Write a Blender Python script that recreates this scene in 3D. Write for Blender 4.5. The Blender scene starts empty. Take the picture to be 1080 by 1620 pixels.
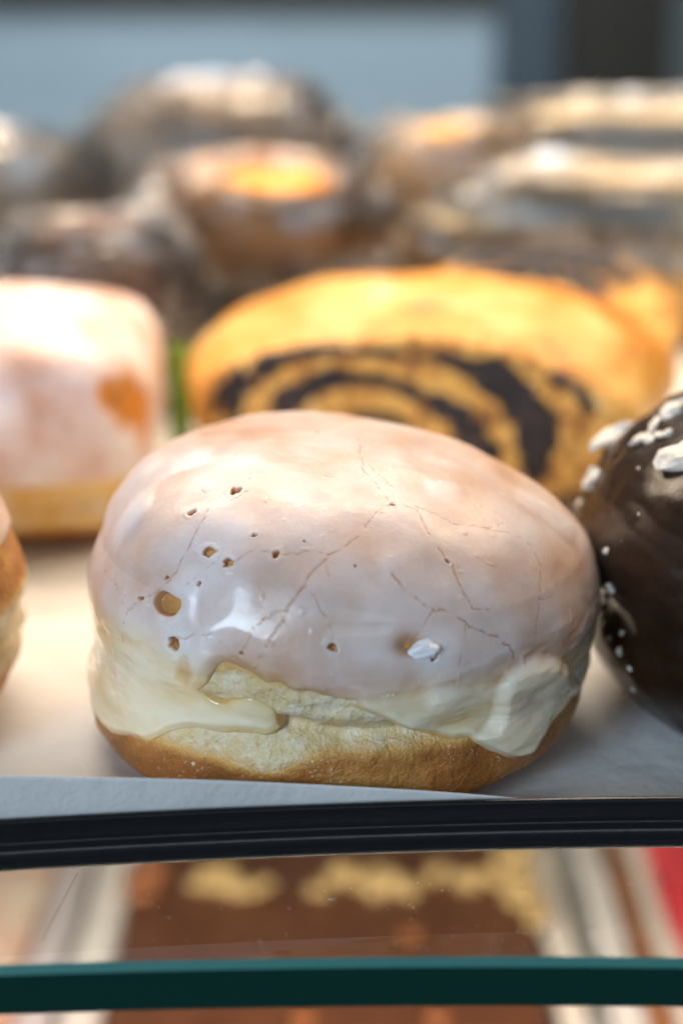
import bpy, math, random
import numpy as np
from mathutils import Vector, Matrix

# ------------------------------------------------------------------ camera, world, lamps, exposure
MM = 0.001
sc = bpy.context.scene
PITCH = math.radians(20)
CAM = (0.0, -254.9, 136.5)            # millimetres
FPX = 2250.0                          # focal length in pixels of the 1080 px wide photograph

cam = bpy.data.cameras.new('camera')
cam.sensor_fit = 'HORIZONTAL'; cam.sensor_width = 24; cam.lens = 50
cam.clip_start = 0.01; cam.clip_end = 50
cam.dof.use_dof = True
cam.dof.focus_distance = 0.244
cam.dof.aperture_fstop = 5.4
cam.dof.aperture_blades = 0
co = bpy.data.objects.new('camera', cam); sc.collection.objects.link(co)
co.location = tuple(c * MM for c in CAM)
co.rotation_euler = (math.pi / 2 - PITCH, 0, 0)
sc.camera = co

world = bpy.data.worlds.new('World'); sc.world = world; world.use_nodes = True
world.node_tree.nodes['Background'].inputs[0].default_value = (0.90, 0.95, 1.0, 1)
world.node_tree.nodes['Background'].inputs[1].default_value = 0.075

def area(name, loc, target, sx, sy, power, color):
    l = bpy.data.lights.new(name, 'AREA'); l.shape = 'RECTANGLE'; l.size = sx; l.size_y = sy
    l.energy = power; l.color = color
    o = bpy.data.objects.new(name, l); sc.collection.objects.link(o)
    o.location = loc
    d = Vector(target) - Vector(loc)
    o.rotation_euler = d.to_track_quat('-Z', 'Y').to_euler()
    return o

# the display case's own lamp above the tray, a cool shop window in front, then added fills for back row, rail, lower shelf and wall
area('case_lamp', (0.03, 0.20, 0.40), (0.02, 0.14, 0.0), 0.75, 0.06, 3.1, (1.0, 0.79, 0.59))
area('back_row_fill', (0.0, 0.33, 0.37), (0.0, 0.46, 0.06), 0.80, 0.04, 3.4, (1.0, 0.78, 0.54))  # added light, aimed backwards to brighten the fronts of the back row
area('window_light', (-0.80, -1.15, 0.58), (0, 0, 0.03), 0.40, 0.50, 14.0, (0.64, 0.81, 1.0))
area('rail_highlight_strip', (0.10, -1.40, 0.80), (0, 0, 0.03), 1.8, 0.26, 2.8, (0.74, 0.87, 1.0))  # dim wide strip added to give the black rail its highlight
area('lower_shelf_fill', (0.0, -0.02, -0.03), (0.0, 0.22, -0.215), 0.6, 0.03, 2.1, (1.0, 0.86, 0.70))  # added fill: the glass above would leave the lower shelf dark
area('wall_fill', (-0.1, 0.75, 0.9), (0.0, 1.4, 0.0), 0.8, 0.3, 9.0, (0.85, 0.93, 1.0))  # added fill out of view that brightens the wall behind

sc.view_settings.view_transform = 'Standard'; sc.view_settings.look = 'None'
sc.view_settings.exposure = 0.14; sc.view_settings.gamma = 1
sc.render.engine = 'CYCLES'
sc.cycles.use_denoising = True
sc.cycles.use_adaptive_sampling = True; sc.cycles.adaptive_threshold = 0.04; sc.cycles.adaptive_min_samples = 24
sc.cycles.max_bounces = 10; sc.cycles.transmission_bounces = 8
sc.cycles.transparent_max_bounces = 24; sc.cycles.glossy_bounces = 6; sc.cycles.diffuse_bounces = 4
sc.cycles.sample_clamp_indirect = 6

# ------------------------------------------------------------------ helpers
def at(px, py, Y):
    """point (mm) on the plane y = Y that the photograph shows at pixel px, py"""
    dx, dy = (px - 540) / FPX, (810 - py) / FPX
    c, s = math.cos(PITCH), math.sin(PITCH)
    d = np.array([dx, c + dy * s, -s + dy * c])
    k = (Y - CAM[1]) / d[1]
    return np.array(CAM) + d * k

def at_z(px, py, Z):
    dx, dy = (px - 540) / FPX, (810 - py) / FPX
    c, s = math.cos(PITCH), math.sin(PITCH)
    d = np.array([dx, c + dy * s, -s + dy * c])
    k = (Z - CAM[2]) / d[2]
    return np.array(CAM) + d * k

def project(P):
    c, s = math.cos(PITCH), math.sin(PITCH)
    v = P - np.array(CAM)
    dep = v[..., 1] * c - v[..., 2] * s
    up = v[..., 1] * s + v[..., 2] * c
    return np.stack([540 + FPX * v[..., 0] / dep, 810 - FPX * up / dep], -1)

def smooth(a, b, x):
    t = np.clip((x - a) / (b - a), 0, 1)
    return t * t * (3 - 2 * t)

def _hash(i, j, k, seed):
    h = (i.astype(np.int64) * 374761393 + j.astype(np.int64) * 668265263 + k.astype(np.int64) * 2147483647 + seed * 1274126177) & 0xffffffff
    h = ((h ^ (h >> 13)) * 1274126177) & 0xffffffff
    h = ((h ^ (h >> 16)) * 2246822519) & 0xffffffff
    return ((h ^ (h >> 15)) & 0xffff) / 32767.5 - 1.0

def vnoise(P, size, seed=0):
    """smooth value noise in -1..1 with cells of the given size"""
    Q = P / size
    f = np.floor(Q); u = Q - f; u = u * u * u * (u * (u * 6 - 15) + 10)
    i, j, k = (f[..., n].astype(np.int64) for n in range(3))
    r = 0
    for a in (0, 1):
        for b in (0, 1):
            for c in (0, 1):
                w = (u[..., 0] if a else 1 - u[..., 0]) * (u[..., 1] if b else 1 - u[..., 1]) * (u[..., 2] if c else 1 - u[..., 2])
                r = r + w * _hash(i + a, j + b, k + c, seed)
    return r

def fnoise(P, size, octs=3, seed=0):
    r, a = 0, 1.0
    for o in range(octs):
        r = r + a * vnoise(P, size / 2 ** o, seed + 17 * o); a *= 0.5
    return r

def catmull(pts, n=20):
    p = np.array(pts, float); p = np.vstack([2 * p[0] - p[1], p, 2 * p[-1] - p[-2]])
    out = []
    for i in range(1, len(p) - 2):
        t = np.linspace(0, 1, n, endpoint=False)[:, None]
        out.append(0.5 * (2 * p[i] + (p[i + 1] - p[i - 1]) * t + (2 * p[i - 1] - 5 * p[i] + 4 * p[i + 1] - p[i + 2]) * t ** 2
                          + (3 * p[i] - p[i - 1] - 3 * p[i + 1] + p[i + 2]) * t ** 3))
    out.append(p[-2:-1])
    return np.vstack(out)

def arclen(c):
    return np.concatenate([[0], np.cumsum(np.linalg.norm(np.diff(c, axis=0), axis=1))])

def resample(c, s):
    a = arclen(c)
    return np.stack([np.interp(s, a, c[:, k]) for k in range(c.shape[1])], -1)

def mesh_np(name, verts, faces, mat, parent=None, attrs=None, smooth_shade=True):
    """verts (n,3) in mm, faces (m,4) or list of tuples"""
    me = bpy.data.meshes.new(name)
    v = np.asarray(verts, np.float32) * MM
    if isinstance(faces, np.ndarray):
        m, k = faces.shape
        me.vertices.add(len(v)); me.vertices.foreach_set('co', v.ravel())
        me.loops.add(m * k); me.loops.foreach_set('vertex_index', faces.astype(np.int32).ravel())
        me.polygons.add(m); me.polygons.foreach_set('loop_start', np.arange(0, m * k, k, dtype=np.int32))
        me.update(calc_edges=True); me.validate()
    else:
        me.from_pydata([tuple(map(float, q)) for q in v], [], faces); me.update()
    if smooth_shade:
        me.polygons.foreach_set('use_smooth', np.ones(len(me.polygons), bool))
    for an, arr in (attrs or {}).items():
        a = me.attributes.new(an, 'FLOAT', 'POINT'); a.data.foreach_set('value', np.asarray(arr, np.float32).ravel())
    me.materials.append(mat)
    o = bpy.data.objects.new(name, me); sc.collection.objects.link(o)
    if parent is not None: o.parent = parent
    return o

def grid_faces(nr, nc, wrap=True):
    r = np.arange(nr - 1)[:, None]; c = np.arange(nc if wrap else nc - 1)[None]
    c2 = (c + 1) % nc
    return np.stack([r * nc + c, r * nc + c2, (r + 1) * nc + c2, (r + 1) * nc + c], -1).reshape(-1, 4)

def tag(o, label=None, cat=None, group=None, kind=None):
    if label: o['label'] = label
    if cat: o['category'] = cat
    if group: o['group'] = group
    if kind: o['kind'] = kind
    return o

def empty(name, loc_mm, rz=0):
    o = bpy.data.objects.new(name, None); sc.collection.objects.link(o)
    o.location = tuple(float(c) * MM for c in loc_mm); o.rotation_euler = (0, 0, rz); o.empty_display_size = 0.01
    return o

def box(bmv, c, h):
    """verts, faces of a box appended into (V, F)"""
    V, F = bmv; n = len(V)
    for dx in (-1, 1):
        for dy in (-1, 1):
            for dz in (-1, 1): V.append((c[0] + dx * h[0], c[1] + dy * h[1], c[2] + dz * h[2]))
    for f in ((0, 1, 3, 2), (4, 6, 7, 5), (0, 4, 5, 1), (2, 3, 7, 6), (0, 2, 6, 4), (1, 5, 7, 3)): F.append(tuple(n + k for k in f))

# ------------------------------------------------------------------ materials
class Mat:
    def __init__(self, name):
        self.m = bpy.data.materials.new(name); self.m.use_nodes = True
        self.t = self.m.node_tree; self.n = self.t.nodes
        self.b = self.n['Principled BSDF']; self.out = self.n['Material Output']
        self.tc = self.n.new('ShaderNodeTexCoord')
    def link(self, a, b): self.t.links.new(a, b)
    def noise(self, scale, detail=4, rough=0.55, dist=0.0):
        n = self.n.new('ShaderNodeTexNoise'); self.link(self.tc.outputs['Object'], n.inputs['Vector'])
        n.inputs['Scale'].default_value = scale; n.inputs['Detail'].default_value = detail
        n.inputs['Roughness'].default_value = rough; n.inputs['Distortion'].default_value = dist
        return n.outputs['Fac']
    def voronoi(self, scale, feature='F1', out='Distance'):
        n = self.n.new('ShaderNodeTexVoronoi'); n.feature = feature
        self.link(self.tc.outputs['Object'], n.inputs['Vector']); n.inputs['Scale'].default_value = scale
        return n.outputs[out]
    def attr(self, name):
        n = self.n.new('ShaderNodeAttribute'); n.attribute_name = name; return n.outputs['Fac']
    def ramp(self, fac, stops):
        n = self.n.new('ShaderNodeValToRGB'); self.link(fac, n.inputs['Fac'])
        e = n.color_ramp.elements
        while len(e) < len(stops): e.new(0.5)
        for k, (p, c) in enumerate(stops):
            e[k].position = p; e[k].color = (c[0], c[1], c[2], 1) if not isinstance(c, (int, float)) else (c, c, c, 1)
        return n.outputs['Color']
    def mix(self, fac, a, b, mode='MIX'):
        n = self.n.new('ShaderNodeMix'); n.data_type = 'RGBA'; n.blend_type = mode
        for s, v in ((n.inputs[0], fac), (n.inputs[6], a), (n.inputs[7], b)):
            if hasattr(v, 'node'): self.link(v, s)
            elif isinstance(v, (int, float)): s.default_value = v
            else: s.default_value = (v[0], v[1], v[2], 1)
        return n.outputs[2]
    def math(self, op, a, b=0.0):
        n = self.n.new('ShaderNodeMath'); n.operation = op
        for s, v in ((n.inputs[0], a), (n.inputs[1], b)):
            if hasattr(v, 'node'): self.link(v, s)
            else: s.default_value = v
        return n.outputs[0]
    def bump(self, h, strength, dist, prev=None):
        n = self.n.new('ShaderNodeBump'); self.link(h, n.inputs['Height'])
        n.inputs['Strength'].default_value = strength; n.inputs['Distance'].default_value = dist
        if prev is not None: self.link(prev, n.inputs['Normal'])
        return n.outputs['Normal']
    def set(self, **k):
        for key, v in k.items():
            s = self.b.inputs[key.replace('_', ' ')]
            if hasattr(v, 'node'): self.link(v, s)
            elif isinstance(v, tuple) and len(v) == 3 and s.type == 'RGBA': s.default_value = (*v, 1)
            else: s.default_value = v
        return self

def m_glaze():
    M = Mat('sugar_glaze')
    under = M.attr('under'); crack = M.attr('crack'); thin = M.attr('thin')
    n1 = M.noise(60, 5, 0.6); n2 = M.noise(240, 4, 0.6); n3 = M.noise(2200, 3, 0.6)
    tk = M.math('ADD', M.attr('thick'), M.math('MULTIPLY', M.math('SUBTRACT', n1, 0.5), 1.1))
    over_crust = M.ramp(tk, [(0.10, (0.50, 0.27, 0.15)), (0.36, (0.61, 0.43, 0.34)), (0.58, (0.67, 0.54, 0.49)), (0.88, (0.77, 0.70, 0.69))])
    over_belt = M.ramp(tk, [(0.05, (0.68, 0.43, 0.15)), (0.32, (0.80, 0.62, 0.34)), (0.62, (0.85, 0.73, 0.51)), (0.95, (0.88, 0.79, 0.61))])
    c = M.mix(under, over_crust, over_belt)
    c = M.mix(thin, c, (0.55, 0.30, 0.15))
    c = M.mix(M.ramp(n3, [(0.60, 0.0), (0.80, 0.28)]), c, (0.85, 0.80, 0.76))
    c = M.mix(crack, c, (0.46, 0.235, 0.115))
    sp = M.ramp(M.voronoi(420), [(0.05, 1.0), (0.09, 0.0)])
    sel = M.ramp(M.noise(150, 2), [(0.60, 0.0), (0.66, 0.8)])
    c = M.mix(M.math('MULTIPLY', sp, sel), c, (0.9, 0.88, 0.86))
    b = M.bump(n2, 0.07, 0.0014)
    b = M.bump(n3, 0.07, 0.0003, b)
    rough = M.mix(under, M.ramp(M.noise(130, 4, 0.6), [(0.35, 0.30), (0.62, 0.46)]), (0.20, 0.22, 0.22))
    b = M.bump(M.noise(650, 3, 0.6), 0.10, 0.0007, b)
    M.set(Base_Color=c, Roughness=rough, Normal=b, Subsurface_Weight=0.55, Subsurface_Radius=(1.0, 0.6, 0.38), Subsurface_Scale=0.0045, Specular_IOR_Level=0.5,
          Coat_Weight=M.mix(under, M.math('MULTIPLY', M.ramp(M.noise(70, 4), [(0.40, 0.05), (0.58, 0.65)]), M.attr('wet')), (0.6, 0.6, 0.6)), Coat_Roughness=0.08)
    return M.m

def m_dough(name, crust=(0.42, 0.165, 0.036), crust2=(0.64, 0.33, 0.09), belt=(0.74, 0.60, 0.34)):
    M = Mat(name)
    bt = M.attr('belt'); n1 = M.noise(70, 6, 0.65); n2 = M.noise(420, 5, 0.65); n3 = M.noise(1600, 3)
    cr = M.ramp(n1, [(0.28, tuple(0.6 * v for v in crust)), (0.48, crust), (0.68, crust2)])
    bl = M.ramp(M.math('ADD', M.math('MULTIPLY', n2, 0.5), M.math('MULTIPLY', n1, 0.5)), [(0.30, (0.60, 0.38, 0.14)), (0.48, belt), (0.62, (0.84, 0.78, 0.62))])
    f = M.math('ADD', bt, M.math('MULTIPLY', M.math('SUBTRACT', n1, 0.5), 0.9))
    f = M.ramp(f, [(0.12, 0.0), (0.95, 1.0)])
    c = M.mix(M.ramp(f, [(0.0, 0.0), (0.5, 1.0)]), cr, (0.66, 0.36, 0.09)); c = M.mix(M.ramp(f, [(0.4, 0.0), (1.0, 1.0)]), c, bl)
    sp = M.ramp(M.noise(1500, 2, 0.5, 0.6), [(0.63, 0.0), (0.69, 1.0)])
    sel = M.ramp(M.noise(150, 4, 0.7), [(0.44, 0.0), (0.58, 0.9)])
    c = M.mix(M.math('MULTIPLY', sp, sel), c, (0.86, 0.82, 0.74))
    b = M.bump(n2, 0.7, 0.0014); b = M.bump(n3, 0.5, 0.0005, b)
    M.set(Base_Color=c, Roughness=M.ramp(n2, [(0.3, 0.34), (0.7, 0.62)]), Normal=b,
          Subsurface_Weight=0.12, Subsurface_Radius=(1.0, 0.5, 0.2), Subsurface_Scale=0.002)
    return M.m

def m_simple(name, c1, c2, scale=80, rough=0.5, bump=0.3, bdist=0.001, detail=5, **kw):
    M = Mat(name); n = M.noise(scale, detail, 0.6)
    M.set(Base_Color=M.ramp(n, [(0.3, c1), (0.7, c2)]), Roughness=rough, Normal=M.bump(M.noise(scale * 4, 4), bump, bdist), **kw)
    return M.m

def m_paper():
    M = Mat('parchment'); n = M.noise(38, 6, 0.65); f = M.noise(900, 3)
    b = M.bump(M.noise(22, 4, 0.6, 0.8), 0.45, 0.004); b = M.bump(f, 0.4, 0.0004, b)
    M.set(Base_Color=M.ramp(n, [(0.3, (0.60, 0.60, 0.58)), (0.7, (0.70, 0.70, 0.68))]), Roughness=0.62, Normal=b)
    return M.m

def m_film():
    M = Mat('clear_film'); t = M.t
    M.n.remove(M.b)
    tr = M.n.new('ShaderNodeBsdfTransparent'); gl = M.n.new('ShaderNodeBsdfGlossy'); df = M.n.new('ShaderNodeBsdfDiffuse')
    gl.inputs['Roughness'].default_value = 0.035; gl.inputs['Color'].default_value = (1, 1, 1, 1)
    df.inputs['Color'].default_value = (0.75, 0.78, 0.82, 1)
    b = M.bump(M.noise(15, 2, 0.5, 1.4), 0.6, 0.02)
    for g in (gl,): M.link(b, g.inputs['Normal'])
    lw = M.n.new('ShaderNodeLayerWeight'); lw.inputs['Blend'].default_value = 0.25; M.link(b, lw.inputs['Normal'])
    m1 = M.n.new('ShaderNodeMixShader'); m2 = M.n.new('ShaderNodeMixShader')
    M.link(M.math('ADD', M.math('MULTIPLY', lw.outputs['Fresnel'], 0.40), 0.13), m1.inputs[0])
    M.link(tr.outputs[0], m1.inputs[1]); M.link(gl.outputs[0], m1.inputs[2])
    M.link(M.ramp(M.noise(26, 5, 0.7, 1.5), [(0.55, 0.0), (0.90, 0.08)]), m2.inputs[0])
    M.link(m1.outputs[0], m2.inputs[1]); M.link(df.outputs[0], m2.inputs[2])
    M.link(m2.outputs[0], M.out.inputs['Surface'])
    return M.m

def m_glass():
    M = Mat('green_glass')
    M.set(Base_Color=(1, 1, 1), Roughness=0.0, IOR=1.5, Transmission_Weight=1.0)
    a = M.n.new('ShaderNodeVolumeAbsorption'); a.inputs['Color'].default_value = (0.05, 0.72, 0.60, 1); a.inputs['Density'].default_value = 9.0
    M.link(a.outputs[0], M.out.inputs['Volume'])
    return M.m

def m_poppy_roll():
    M = Mat('golden_crust'); n = M.noise(36, 5, 0.6); n2 = M.noise(160, 5, 0.6)
    f = M.attr('face')
    cr = M.ramp(n, [(0.3, (0.44, 0.13, 0.012)), (0.44, (0.66, 0.29, 0.04)), (0.56, (0.72, 0.42, 0.12)), (0.68, (0.76, 0.54, 0.28))])
    fc = M.ramp(n2, [(0.36, (0.22, 0.09, 0.03)), (0.46, (0.58, 0.27, 0.06)), (0.56, (0.80, 0.44, 0.10)), (0.7, (0.82, 0.58, 0.26))])
    M.set(Base_Color=M.mix(f, cr, fc), Roughness=M.mix(f, (0.42, 0.42, 0.42), (0.8, 0.8, 0.8)), Normal=M.bump(n2, 0.5, 0.002))
    return M.m

def m_poppy():
    M = Mat('poppy_filling'); n = M.voronoi(900); n2 = M.noise(130, 5, 0.65)
    c = M.ramp(n2, [(0.35, (0.012, 0.010, 0.014)), (0.6, (0.045, 0.034, 0.036)), (0.78, (0.24, 0.12, 0.05))])
    b = M.bump(n, 0.9, 0.0009); b = M.bump(n2, 0.7, 0.003, b)
    M.set(Base_Color=c, Roughness=0.45, Normal=b)
    return M.m

GLAZE = m_glaze(); DOUGH = m_dough('fried_dough'); PAPER = m_paper(); FILM = m_film(); GLASS = m_glass()
GOLD = m_poppy_roll(); POPPY = m_poppy()
BLACK = m_simple('black_enamel', (0.004, 0.005, 0.007), (0.008, 0.009, 0.011), 600, 0.18, 0.05, 0.0003, Specular_IOR_Level=0.5)
STEEL = m_simple('tray_metal', (0.05, 0.05, 0.055), (0.08, 0.08, 0.085), 200, 0.4, 0.1)
CHOC = m_simple('dark_chocolate', (0.012, 0.0048, 0.0025), (0.025, 0.0105, 0.005), 120, 0.30, 0.15, 0.0010, Coat_Weight=0.2, Coat_Roughness=0.25, Specular_IOR_Level=0.4)
CHIP = m_simple('white_chip', (0.68, 0.62, 0.52), (0.84, 0.80, 0.72), 300, 0.5, 0.6, 0.0006)
NUB = m_simple('icing', (0.78, 0.76, 0.78), (0.86, 0.84, 0.86), 500, 0.35, 0.4, 0.0004, Subsurface_Weight=0.2, Subsurface_Scale=0.002)
NUT = m_simple('nut', (0.42, 0.25, 0.09), (0.60, 0.42, 0.19), 160, 0.6, 0.6, 0.001)
BROWNIE = m_simple('brownie', (0.075, 0.026, 0.012), (0.125, 0.046, 0.020), 60, 0.42, 0.5, 0.002)
ORANGE_BROWN = m_simple('orange_brown', (0.22, 0.065, 0.018), (0.36, 0.13, 0.04), 60, 0.4, 0.4, 0.002)

# ------------------------------------------------------------------ a yeast bun as a surface of azimuth and arc length
class Bun:
    def __init__(self, ctrl, cx=lambda z: 0 * z, sx=1.0, sy=1.0, seed=1, amp=0.8, crease=None, tilt=0.0, harm=()):
        self.c = catmull(ctrl, 24); self.L = arclen(self.c)[-1]
        self.cx, self.sx, self.sy, self.seed, self.amp, self.crease, self.tilt, self.harm = cx, sx, sy, seed, amp, crease, tilt, harm
    def __call__(self, phi, s):
        """phi, s arrays of one shape -> points in mm (local), phi measured from +x towards +y"""
        q = resample(self.c, s.ravel()).reshape(s.shape + (2,)); r, z = q[..., 0], q[..., 1]
        k = 1.0
        for (n, a, p) in self.harm: k = k + a * np.cos(n * phi + p)
        if self.crease is not None: r = r - self.crease(phi, z)
        x = r * k * self.sx * np.cos(phi); y = r * k * self.sy * np.sin(phi)
        P = np.stack([x, y, z], -1)
        rad = np.maximum(np.hypot(x, y), 1e-6)
        d = self.amp * fnoise(P, 22, 3, self.seed) * smooth(0, 6, z)
        w = np.clip(rad / 48, 0, 1)
        P[..., 0] += d * x / rad * w; P[..., 1] += d * y / rad * w; P[..., 2] += d * (1 - w ** 2)
        P[..., 0] += self.cx(z); P[..., 2] += self.tilt * x * smooth(0, 30, z)
        return P

def normals(P, wrap=True):
    if wrap: du = np.roll(P, -1, 1) - np.roll(P, 1, 1)
    else: du = np.gradient(P, axis=1)
    dv = np.gradient(P, axis=0)
    n = np.cross(du, dv); l = np.linalg.norm(n, axis=-1, keepdims=True)
    return n / np.maximum(l, 1e-9)

def seg_dist(P, poly, R):
    """distance of points P (n,3) to a 3-d polyline, only where closer than R"""
    D = np.full(len(P), 1e3)
    for a, b in zip(poly[:-1], poly[1:]):
        lo, hi = np.minimum(a, b) - R, np.maximum(a, b) + R
        idx = np.nonzero(((P > lo) & (P < hi)).all(1))[0]
        if len(idx) == 0: continue
        ab = b - a; t = np.clip(((P[idx] - a) @ ab) / max(ab @ ab, 1e-9), 0, 1)
        D[idx] = np.minimum(D[idx], np.linalg.norm(P[idx] - a - t[:, None] * ab, axis=1))
    return D

def poly_sd(u, v, poly):
    """signed distance (positive inside) of 2-d points to a closed polygon"""
    p = np.asarray(poly); D = np.full(u.shape, 1e9); ins = np.zeros(u.shape, bool)
    for (ax, ay), (bx, by) in zip(p, np.roll(p, -1, 0)):
        t = np.clip(((u - ax) * (bx - ax) + (v - ay) * (by - ay)) / max((bx - ax) ** 2 + (by - ay) ** 2, 1e-9), 0, 1)
        D = np.minimum(D, np.hypot(u - ax - t * (bx - ax), v - ay - t * (by - ay)))
        cond = ((ay > v) != (by > v))
        xs = ax + (v - ay) * (bx - ax) / ((by - ay) if by != ay else 1e-9)
        ins ^= cond & (u < xs)
    return np.where(ins, D, -D)

def front_phis(n_front, n_back, half=1.75):
    """azimuths, dense towards the camera (-y)"""
    f = np.linspace(-math.pi / 2 - half, -math.pi / 2 + half, n_front, endpoint=False)
    b = np.linspace(-math.pi / 2 + half, 1.5 * math.pi - half, n_back, endpoint=False)
    return np.concatenate([f, b])

# ------------------------------------------------------------------ the glazed doughnut in the middle
CTRL = [(0, 0.6), (20, 0.3), (34, 0.4), (42.3, 1.6), (46.8, 5), (48.5, 10), (48.9, 15), (48.4, 19), (48.5, 23), (49.0, 27.5),
        (48.8, 32), (46.8, 38), (43.0, 44.5), (36.8, 50.2), (28, 54.6), (17.5, 57.4), (8, 58.5), (0, 58.8)]
def main_crease(phi, z):
    front = np.cos(phi + math.pi / 2)
    zc = 21.5 - 2.0 * np.sin(phi + math.pi / 2 + 0.3) + 0.8 * np.sin(5 * phi)
    depth = 1.5 + 2.4 * np.exp(-((phi + math.pi / 2 - 0.05) / 0.42) ** 2)
    return depth * np.exp(-((z - zc) / 1.9) ** 2)
def main_cx(z):
    return np.interp(z, [0, 12, 28, 40, 61], [-3.2, -1.0, 0.2, 0.0, -5.0])
MAIN = Bun(CTRL, main_cx, 0.985, 0.935, seed=5, amp=0.7, crease=main_crease, tilt=-0.035, harm=((3, 0.008, 0.4),))

ICED = Bun(CTRL, main_cx, 0.985, 0.935, seed=5, amp=0.7, crease=lambda p, z: 0.22 * main_crease(p, z), tilt=-0.035, harm=((3, 0.008, 0.4),))   # the icing bridges the crease

def build_main():
    root = empty('glazed_doughnut', (0, 0, 0))
    tag(root, 'large glazed doughnut with cracked pale icing and a drip, in sharp focus on parchment', 'doughnut')
    # a lookup of the visible surface, to turn spots seen in the photograph into points of the bun
    ph = np.linspace(-math.pi, 0.0, 700); ss = np.linspace(20, MAIN.L - 0.3, 420)
    PH, SS = np.meshgrid(ph, ss)
    Q = MAIN(PH, SS); N = normals(Q, False); V = np.array(CAM) - Q
    if ((N * V).sum(-1)).mean() < 0: N = -N
    vis = (N * V).sum(-1) > 0
    pix = project(Q)
    qv, pv, phv, sv = Q[vis], pix[vis], PH[vis], SS[vis]
    def hit(px, py):
        k = np.argmin(((pv - (px, py)) ** 2).sum(1)); return qv[k], phv[k], sv[k]
    # ---- dough
    phis = front_phis(420, 160); s = np.concatenate([np.linspace(0.5, 30, 40), np.linspace(30.3, MAIN.L - 0.4, 230)])
    PHd, Sd = np.meshgrid(phis, s); P = MAIN(PHd, Sd); N = normals(P)
    z = P[..., 2]
    low = 14.5 + 2.5 * vnoise(P, 14, 3); up = 31 + 3 * vnoise(P, 18, 4)
    belt = smooth(low - 2.5, low + 3.5, z) * (1 - smooth(up - 3, up + 5, z))
    belt = np.maximum(belt, 0.3 * smooth(33, 37, z))
    d = 0.22 * fnoise(P, 5, 3, 31) + 0.55 * belt * fnoise(P * np.array([1, 1, 2.2]), 8, 4, 41)
    P = P + N * (d * smooth(2, 8, z))[..., None]
    nr, nc = P.shape[:2]
    V = np.vstack([P.reshape(-1, 3), [[MAIN.cx(np.array(0.0)), 0, 0.4]], [P[-1].mean(0)]])
    F = grid_faces(nr, nc)
    fan = [(nr * nc, (k + 1) % nc, k, k) for k in range(nc)]
    dough = mesh_np('dough', V, np.vstack([F]), DOUGH, root, {'belt': np.append(belt.ravel(), [0, 0])})
    tag(dough, 'brown crust with a pale belt round the side')
    # ---- icing
    phis = front_phis(1000, 130)
    s = np.linspace(48, MAIN.L - 0.25, 560)
    PHg, Sg = np.meshgrid(phis, s); B = ICED(PHg, Sg); N = normals(B)
    if N[-5, 0, 2] < 0: N = -N
    Z = B[..., 2]
    sh = B.shape[:2]
    edge_px = [(141, 1075), (150, 1120), (165, 1148), (200, 1163), (235, 1170), (268, 1156), (300, 1150), (340, 1156), (400, 1156), (430, 1150), (462, 1136),
               (500, 1126), (545, 1113), (600, 1130), (640, 1143), (700, 1160), (745, 1171), (775, 1186), (800, 1196), (825, 1192), (850, 1165), (885, 1118), (905, 1098), (925, 1055)]
    e = np.array([hit(*p)[1:] for p in edge_px]); e = e[np.argsort(e[:, 0])]; e = catmull(e, 8); e = e[np.argsort(e[:, 0])]
    wrapped = np.where(PHg > math.pi / 2, PHg - 2 * math.pi, PHg)
    sE = np.interp(wrapped, e[:, 0], e[:, 1])
    s22 = np.interp(25.0, MAIN.c[:, 1][200:], arclen(MAIN.c)[200:])
    out = smooth(0.0, 0.25, np.maximum(e[0, 0] - wrapped, wrapped - e[-1, 0]))
    sE = sE * (1 - out) + (s22 + 2.0 * np.sin(3 * PHg) + 1.2 * np.sin(7 * PHg + 1)) * out
    sE = sE + 0.35 * vnoise(B, 3.0, 77)
    ed = Sg - sE
    T = 1.0 + 0.28 * vnoise(B, 16, 8) + 0.12 * vnoise(B, 6, 9)
    T = T * (0.55 + 0.45 * smooth(26, 36, Z))
    T = T * smooth(-0.2, 1.2, ed) + 0.22 * np.exp(-((ed - 1.2) / 0.9) ** 2) + 0.35 * fnoise(B * np.array([1, 1, 2.5]), 9, 3, 91) * (1 - smooth(28, 36, Z)) * smooth(0, 2, ed)
    # bare, folded dough at the front left
    u, v = wrapped * 48, Sg
    def chart(poly):
        return [(lambda h: (h[1] * 48, h[2]))(hit(*p)) for p in poly]
    bare = chart([(318, 1092), (352, 1058), (385, 1066), (425, 1082), (480, 1098), (545, 1108), (560, 1114), (500, 1129), (455, 1142), (436, 1118), (395, 1104), (350, 1106)])
    bare = catmull(bare + bare[:1], 6)[:-1]
    bd = poly_sd(u, v, bare) + 0.5 * vnoise(B, 2.5, 55)
    T = T * (1 - smooth(-2.6, 0.2, bd)) - 3.6 * smooth(-0.6, 0.9, bd)
    bare2 = chart([(288, 1050), (300, 1040), (306, 1062), (296, 1080), (285, 1072)])
    b2 = poly_sd(u, v, bare2)
    T = T - 0.55 * smooth(-1.2, 0.6, b2)
    # the rolled lip at the lower left
    lip = np.array([hit(*p)[0] for p in [(152, 1110), (185, 1140), (240, 1135), (300, 1128), (360, 1138), (430, 1135)]])
    Bf = B.reshape(-1, 3)
    dl = seg_dist(Bf, lip, 9).reshape(sh)
    T = T * (1 - 0.45 * np.exp(-(dl / 5) ** 2)) + 0.35 * np.exp(-(dl / 2.8) ** 2) * smooth(-0.2, 1.6, ed)
    lip2 = np.array([hit(*p)[0] for p in [(160, 1030), (200, 1050), (260, 1062), (320, 1050)]])
    T = T + 0.5 * np.exp(-(seg_dist(Bf, lip2, 9).reshape(sh) / 3.0) ** 2)
    # thick drip at the right
    drip = chart([(800, 1062), (828, 1045), (872, 1038), (893, 1058), (905, 1084), (893, 1112), (868, 1138), (850, 1165), (830, 1188), (800, 1195), (768, 1180), (750, 1166), (766, 1130), (784, 1092)])
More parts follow.
